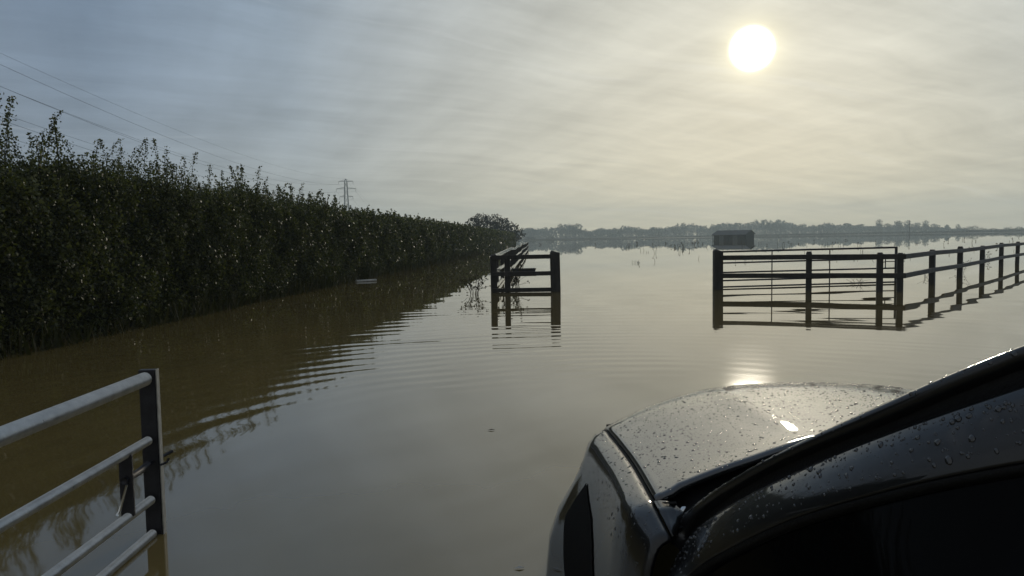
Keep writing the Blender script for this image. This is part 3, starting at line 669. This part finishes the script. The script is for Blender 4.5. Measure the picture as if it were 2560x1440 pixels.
# ------------------------------------------------------------------ pylons and power lines
def pylon(loc, label):
    r_ = empty('pylon', loc, .03, label, 'pylon', 'pylons of the power line')
    b = MB(); lv = [(0, 3.4), (12, 2.5), (22, 1.9), (31, 1.45), (36.4, 1.25), (42.7, 1.05), (48.4, .85), (50.4, .25)]
    for (z0, h0), (z1, h1) in zip(lv[:-1], lv[1:]):
        c0 = [Vector((sx*h0, sy*h0, z0)) for sx, sy in ((-1, -1), (1, -1), (1, 1), (-1, 1))]; c1 = [Vector((sx*h1, sy*h1, z1)) for sx, sy in ((-1, -1), (1, -1), (1, 1), (-1, 1))]
        for j in range(4):
            k_ = (j+1) % 4; b.beam(c0[j], c1[j], .42, .42, up=(1, 0, 0)); b.beam(c0[j], c1[k_], .13, .13, up=(1, .1, 0)); b.beam(c0[k_], c1[j], .13, .13, up=(1, .1, 0)); b.beam(c1[j], c1[k_], .13, .13)
    b.build('lattice_tower', 'far_steel', r_)
    for z, a in ((36.4, 5.2), (42.7, 7.6), (48.4, 5.6)):
        b = MB()
        for sg in (-1, 1):
            for sy in (-1, 1):
                b.beam((sg*.9, sy*.9, z), (sg*a, 0, z), .30, .30); b.beam((sg*.9, sy*.9, z+1.3), (sg*a, 0, z+.1), .14, .14)
            b.beam((sg*a*.55, .4, z), (sg*a*.55, 0, z+.6), .1, .1, up=(1, 0, 0))
        arm = b.build('cross_arm', 'far_steel', r_)
        for sg in (-1, 1):
            q = MB(); q.tube([(sg*a, 0, z-.1), (sg*a, 0, z-2.)], [.16, .12], 6); q.build('insulator', 'insulator', arm)
    return r_
p1 = pylon((-129.3, 586, 0), 'grey lattice pylon showing above the hedge, the nearer of two')
p2 = copy_tree(p1); p2.location = (-194, 1390, 0); p2['label'] = 'tiny far pylon in the haze just above the hedge top, right of the tall one'
WIRES = [(-5.2, 34.4, 'lowest left-hand'), (5.2, 34.4, 'lowest right-hand'), (-7.6, 40.7, 'middle left-hand'), (7.6, 40.7, 'middle right-hand'), (-5.6, 46.4, 'upper left-hand'), (5.6, 46.4, 'upper right-hand'), (0, 50.4, 'topmost')]
for dx_, z, nm in WIRES:
    A = Vector((-114+dx_, 96, z)); B_ = Vector((-129.3+dx_, 586, z)); C_ = Vector((-194+dx_, 1390, z)); pts = []
    for i in range(49): q = i/48; p = A.lerp(B_, q); p.z -= 4*(11.5 if dx_ else 9)*q*(1-q); pts.append(p)
    for i in range(1, 33): q = i/32; p = B_.lerp(C_, q); p.z -= 4*22*q*(1-q); pts.append(p)
    q = MB(); q.tube(pts, .040 if dx_ else .030, 4)
    tag(q.build('power_line', 'far_steel'), f'{nm} of the power line cables sagging from the pylon over the hedge', 'cable', 'power line cables over the hedge')

# ------------------------------------------------------------------ trees
def crown_mesh(name, blobs, leaf, density, mt, parent, solid=.62):
    """blobs: (centre, radii); a broken shell of leaf clumps over a lumpy core"""
    PV_, SZ, TN = [], [], []
    for c, r_ in blobs:
        n = int(density*(r_[0]*r_[1]+r_[1]*r_[2]+r_[0]*r_[2])/leaf**2)
        dd = rng.normal(size=(n, 3)); dd /= np.linalg.norm(dd, axis=1)[:, None]
        k_ = rng.uniform(.55, 1.12, n)[:, None]*(1+.14*np.sin(dd[:, :1]*5+c[0])*np.sin(dd[:, 2:]*6+c[1]))
        PV_.append(np.array(c)+dd*np.array(r_)*k_); SZ.append(leaf*rng.uniform(.6, 1.4, n)); TN.append(np.clip(.35+.3*dd[:, 2]*0+rng.uniform(-.3, .4, n), 0, 1))
    V, F, T = leaf_quads(np.concatenate(PV_), np.concatenate(SZ), np.concatenate(TN))
    o = mesh_np(name, V, F, mt, parent, tone=T); return o
def tree(name, loc, ht, blobs, leaf, dens_, mt, label, cat='tree', group=None, trunk_r=.25, limbs=5):
    r_ = empty(name, loc, 0, label, cat, group)
    crown_mesh('crown', blobs, leaf, dens_, mt, r_)
    q = MB(); q.tube([(0, 0, -.8), (.1, 0, ht*.25), (0, .1, ht*.5), (.05, 0, ht*.8)], [trunk_r*1.3, trunk_r, trunk_r*.7, trunk_r*.2], 8)
    for i in range(limbs):
        c, rr_ = blobs[i % len(blobs)]; q.tube([(0, 0, ht*(.2+.06*i)), (c[0]*.5, c[1]*.5, (ht*(.2+.06*i)+c[2])/2), c], [trunk_r*.6, trunk_r*.4, trunk_r*.12], 6)
    q.build('trunk', 'bark', r_); return r_
# two trees where the hedge ends
tree('field_tree', (-4.8, 146, -.3), 6.4, [((-2.6, 0, 4.9), (1.6, 1.5, 1.0)), ((-1.0, .5, 5.4), (2.0, 1.8, 1.15)), ((1.2, 0, 5.2), (2.2, 1.8, 1.2)), ((3.0, 0, 4.5), (1.9, 1.6, 1.1)), ((0, 0, 4.0), (2.8, 1.8, 1.2)), ((1.8, 0, 3.0), (2.6, 1.6, 1.4)), ((-1.9, 0, 3.6), (1.6, 1.4, .8))], .36, 6.5, 'dark_leaf', 'dark spreading tree at the far end of the hedge', trunk_r=.22)
tree('bush', (-.2, 150, 0), 4.6, [((-1.4, 0, 3.0), (1.9, 1.6, 1.5)), ((.5, 0, 3.1), (1.7, 1.5, 1.25)), ((1.7, 0, 2.0), (1.4, 1.4, 1.3)), ((-.4, 0, 1.4), (2.4, 1.6, 1.4))], .34, 6.5, 'dark_leaf', 'low dark bush just right of the spreading tree beyond the hedge', 'bush', trunk_r=.12)
# the far wood: one hazy mass along the horizon
prof = [(1215, 585), (1300, 572), (1345, 568), (1380, 563), (1420, 561), (1452, 569), (1480, 577), (1500, 572), (1530, 571), (1560, 565), (1582, 565), (1604, 570), (1640, 570), (1665, 570), (1690, 562), (1712, 557), (1735, 560), (1755, 567), (1775, 563), (1800, 560), (1830, 556), (1855, 554), (1880, 552), (1905, 553), (1925, 553), (1945, 549), (1965, 554), (1990, 556), (2015, 561), (2040, 561), (2060, 555), (2085, 558), (2105, 556), (2130, 560), (2160, 562), (2185, 564), (2300, 565), (2350, 568), (2400, 571), (2420, 573)]
bl = []
hz = lambda px: 597-(px-1280)*.0164
for px in np.arange(1200, 2420, 7.5):
    top = np.interp(px, [p[0] for p in prof], [p[1] for p in prof]); dd = 760+random.uniform(-40, 60); x = (px-1280)/1849*dd
    ht = (hz(px)-top)/1849*dd+1.2
    ht *= random.choice([random.uniform(.78, .95), random.uniform(.92, 1.08)]); rx = random.uniform(2.4, 4.6)
    bl.append(((x, dd, ht*.70), (rx, rx, ht*.30))); bl.append(((x+random.uniform(-2, 2), dd-6, ht*.36), (rx*1.2, rx, ht*.42)))
    if random.random() < .35: bl.append(((x+random.uniform(-2, 2), dd, ht*.9), (1.5, 1.5, ht*.12)))
leaf_mat('far_foliage', [(0, (.024, .032, .022)), (.5, (.036, .048, .030)), (1, (.055, .066, .038))], .15, .8)
tag(crown_mesh('far_woodland', bl, 1.3, 9., 'far_foliage', None), 'hazy blue grey wood along the far side of the flood', 'woodland', kind='stuff')
# single trees that stand clear of the wood at its right-hand end
protos = []
for bls in ([((-2, 0, 7.5), (3.2, 3, 2.6)), ((2, 0, 8.2), (3.0, 3, 2.8)), ((0, 0, 5), (4, 3, 2.6))], [((0, 0, 8.5), (2.8, 2.8, 3.2)), ((1.5, 0, 6), (2.8, 2.6, 2.6)), ((-1.4, 0, 5.2), (2.6, 2.6, 2.4))], [((-2.5, 0, 8), (2.8, 2.5, 2)), ((2.2, 0, 7.4), (3.4, 2.6, 2)), ((0, 0, 8.6), (2.6, 2.4, 2))]):
    protos.append(tree('distant_tree', (0, 0, 0), 11, bls, .8, 6.5, 'far_foliage', '', group='single trees on the far bank', trunk_r=.35, limbs=3))
spots = [(1440, 558, 0, 'tall tree standing up from the far wood left of the gateway gap'), (2198, 551, 1, 'tallest round tree in the far row, left of the utility pole'), (2222, 558, 0, 'lower round tree between the tallest tree and the twin-crowned one'),
         (2246, 551, 0, 'wide twin-crowned tree just left of the utility pole'), (2268, 553, 1, 'narrow tree directly behind the utility pole'), (2290, 556, 0, 'tree right beside the utility pole on its right'), (2314, 553, 1, 'high tree two trees right of the utility pole'),
         (2338, 559, 0, 'sloping tree where the row right of the pole gets lower'), (2367, 561, 2, 'flat-topped tree with sky showing under its crown, on far bank'), (2394, 562, 1, 'last small round tree at the right end of the far row')]
for i, (px, top, k_, lab) in enumerate(spots):
    o = protos[k_] if i in (1, 0, 8) and not protos[k_].get('label') else copy_tree(protos[k_])
    dd = 700; ht = (hz(px)-top)/1849*dd+1.2; sc = ht/11.3; o.location = ((px-1280)/1849*dd, dd, .3); o.scale = (sc*1.05, sc, sc); o.rotation_euler.z = i*1.3; o['label'] = lab
# hedgerow and bank on the far side
bl = []
for px in np.arange(1560, 2640, 5):
    dd = 555+random.uniform(-6, 6); k_ = np.interp(px, [1560, 1900, 2400, 2560], [.5, 1.0, 1.5, 2.3]); bl.append((((px-1280)/1849*dd, dd, .2+k_*.5), (2.4, 1.5, k_*random.uniform(.55, .8))))
for px, k_ in ((2424, 5.5), (2436, 5.8), (2412, 4.6), (2455, 4.2), (2482, 3.6), (2520, 4.2), (2548, 4.6)): bl.append((((px-1280)/1849*640, 640, k_*.5), (4.2, 3, k_*.5)))
for px in (1322, 1332, 1378): bl.append((((px-1280)/1849*540, 540, 1.2), (3.0, 2, 1.4)))
for px in np.arange(1290, 1560, 5): bl.append((((px-1280)/1849*545, 545, .3), (2.4, 1.5, .45)))
tag(crown_mesh('far_hedgerow', bl, .6, 5., 'far_foliage', None), 'thin dark hedgerow line along the far bank below the wood', 'hedgerow', kind='stuff')
# utility pole
up = empty('utility_pole', (188, 350, 0), 0, 'thin wooden utility pole standing in the flood before the far trees', 'utility pole')
q = MB(); q.tube([(0, 0, -.8), (0, 0, 7.0)], [.17, .13], 8); q.build('pole', 'pole_wood', up); q = MB(); q.box((0, 0, 6.5), (1.3, .12, .12)); q.build('crossbar', 'pole_wood', up)

# ------------------------------------------------------------------ weeds and floating things
def weed(loc, ht, n, spread, label, br=3):
    q = MB(); r_ = empty('dead_weed', loc, 0, label, 'weed', 'dead weeds standing in the flood')
    seed_heads = MB()
    for i in range(n):
        a = random.uniform(0, 6.28); l_ = random.uniform(.1, spread); h_ = ht*random.uniform(.6, 1.1); x0, y0_ = random.gauss(0, spread*.25), random.gauss(0, spread*.25)
        pts = [(x0+math.cos(a)*l_*s_*s_, y0_+math.sin(a)*l_*s_*s_, -.1+(h_+.1)*s_) for s_ in (0, .4, .75, 1)]; q.tube(pts, [.006, .005, .004, .002], 4)
        for _ in range(br):
            s_ = random.uniform(.35, .95); p = Vector(pts[0]).lerp(Vector(pts[-1]), s_); e_ = p+Vector((random.gauss(0, .09), random.gauss(0, .05), random.uniform(-.02, .12)))
            q.tube([p, e_], .003, 3); k_ = min(1, ht/.45); seed_heads.box(e_, (.03*k_*random.uniform(.5, 1.3), .012, .03*k_), rot=Matrix.Rotation(random.uniform(-1, 1), 3, 'Y'))
    q.build('stems', 'weed', r_); seed_heads.build('leaves', 'weed', r_)  # the leaves mesh holds the seed heads on the side stems
weed((-.80, 16.2, 0), .42, 11, .28, 'clump of dead branching weeds left of the left-hand fence wing', 5)
weed((.10, 16.95, 0), .55, 12, .30, 'tall dead weeds tangled behind the left-hand fence wing', 6)
weed((8.25, 17.6, 0), .11, 4, .12, 'small weed showing between gate bars behind the right fence')
weed((11.0, 19.6, 0), .16, 3, .10, 'small upright weed between the corner post and next post')
weed((13.1, 21.5, 0), .32, 4, .22, 'bent forked weed just right of the first angled fence post', 4)
weed((19.3, 30, 0), .6, 5, .16, 'upright reedy weeds behind the far end of the right fence', 2)
V, F = [], []
q = MB()
for i in range(95):
    px = random.choice([random.uniform(1320, 2560), random.uniform(1880, 2560), random.uniform(1560, 1790)]); dr = random.choice([random.uniform(12, 34), random.uniform(18, 70)])
    dd = 1.2*1849/dr; x = (px-1280)/1849*dd; h_ = random.uniform(.08, .42)*(1 if dd > 40 else .5)
    for _ in range(random.randint(1, 3)):
        xx, yy = x+random.gauss(0, .15), dd+random.gauss(0, .3); w_ = .008*max(1, dd/35); ln = random.gauss(0, .25)*h_
        q.tube([(xx, yy, -.05), (xx+ln*.4, yy, h_*.6), (xx+ln, yy, h_)], [w_, w_, w_*.6], 3)
        if random.random() < .25: q.box((xx+ln, yy, h_), (w_*4, w_*3, w_*5))
tag(q.build('weed_stalks', 'weed'), 'scattered dead stalks poking out of the flooded field', 'weeds', kind='stuff')
q = MB(); q.beam((-4.62, 21.9, .03), (-4.10, 22.3, .035), .10, .05); tag(q.build('floating_plank', 'pale_wood', bevel=.01), 'pale plank floating by the foot of the hedge', 'plank')
tr_ = empty('feed_trough', (.42, 26.5, 0), .1, 'dark feed trough half sunk behind the left-hand fence wing', 'trough')
q = MB(); q.grid([[(-.42, -.2, .12), (-.36, -.14, -.2)], [(.42, -.2, .12), (.36, -.14, -.2)], [(.42, .2, .12), (.36, .14, -.2)], [(-.42, .2, .12), (-.36, .14, -.2)], [(-.42, -.2, .12), (-.36, -.14, -.2)]]); q.build('basin', 'dull_steel', tr_, solid=.02)
q = MB(); q.tube([(-.43, -.21, .12), (.43, -.21, .12), (.43, .21, .12), (-.43, .21, .12), (-.43, -.21, .12)], .018, 6); q.build('rim', 'dull_steel', tr_)
for i, (x, y, s_, lab) in enumerate(((-.145, 4.58, .015, 'small dark leaf afloat in the open middle water'), (.01, 2.62, .012, 'pale speck of leaf afloat close to the car wheel'))):
    q = MB(); q.add([(-s_*1.6, 0, .003), (0, -s_*.5, .006), (s_*1.6, s_*.3, .004), (0, s_*.6, .007)], [(0, 1, 2, 3)]); o = q.build('floating_leaf', 'pale_wood' if i == 1 else 'brown_leaf', solid=.001); o.location = (x, y, .001); tag(o, lab, 'leaf', 'leaves afloat')

# ------------------------------------------------------------------ haze over the flood plain
m = bpy.data.materials.new('haze'); m.use_nodes = True; MATS['haze'] = m; t = NT(m.node_tree); m.node_tree.nodes.remove(m.node_tree.nodes['Principled BSDF'])
pv = t.n('ShaderNodeVolumePrincipled'); pv.inputs['Color'].default_value = (.74, .88, .95, 1); pv.inputs['Density'].default_value = .0007; pv.inputs['Anisotropy'].default_value = .45
t.t.links.new(pv.outputs[0], m.node_tree.nodes['Material Output'].inputs['Volume'])
q = MB(); q.box((0, 720, 28.2), (2640, 1600, 60)); tag(q.build('haze', 'haze'), kind='stuff')
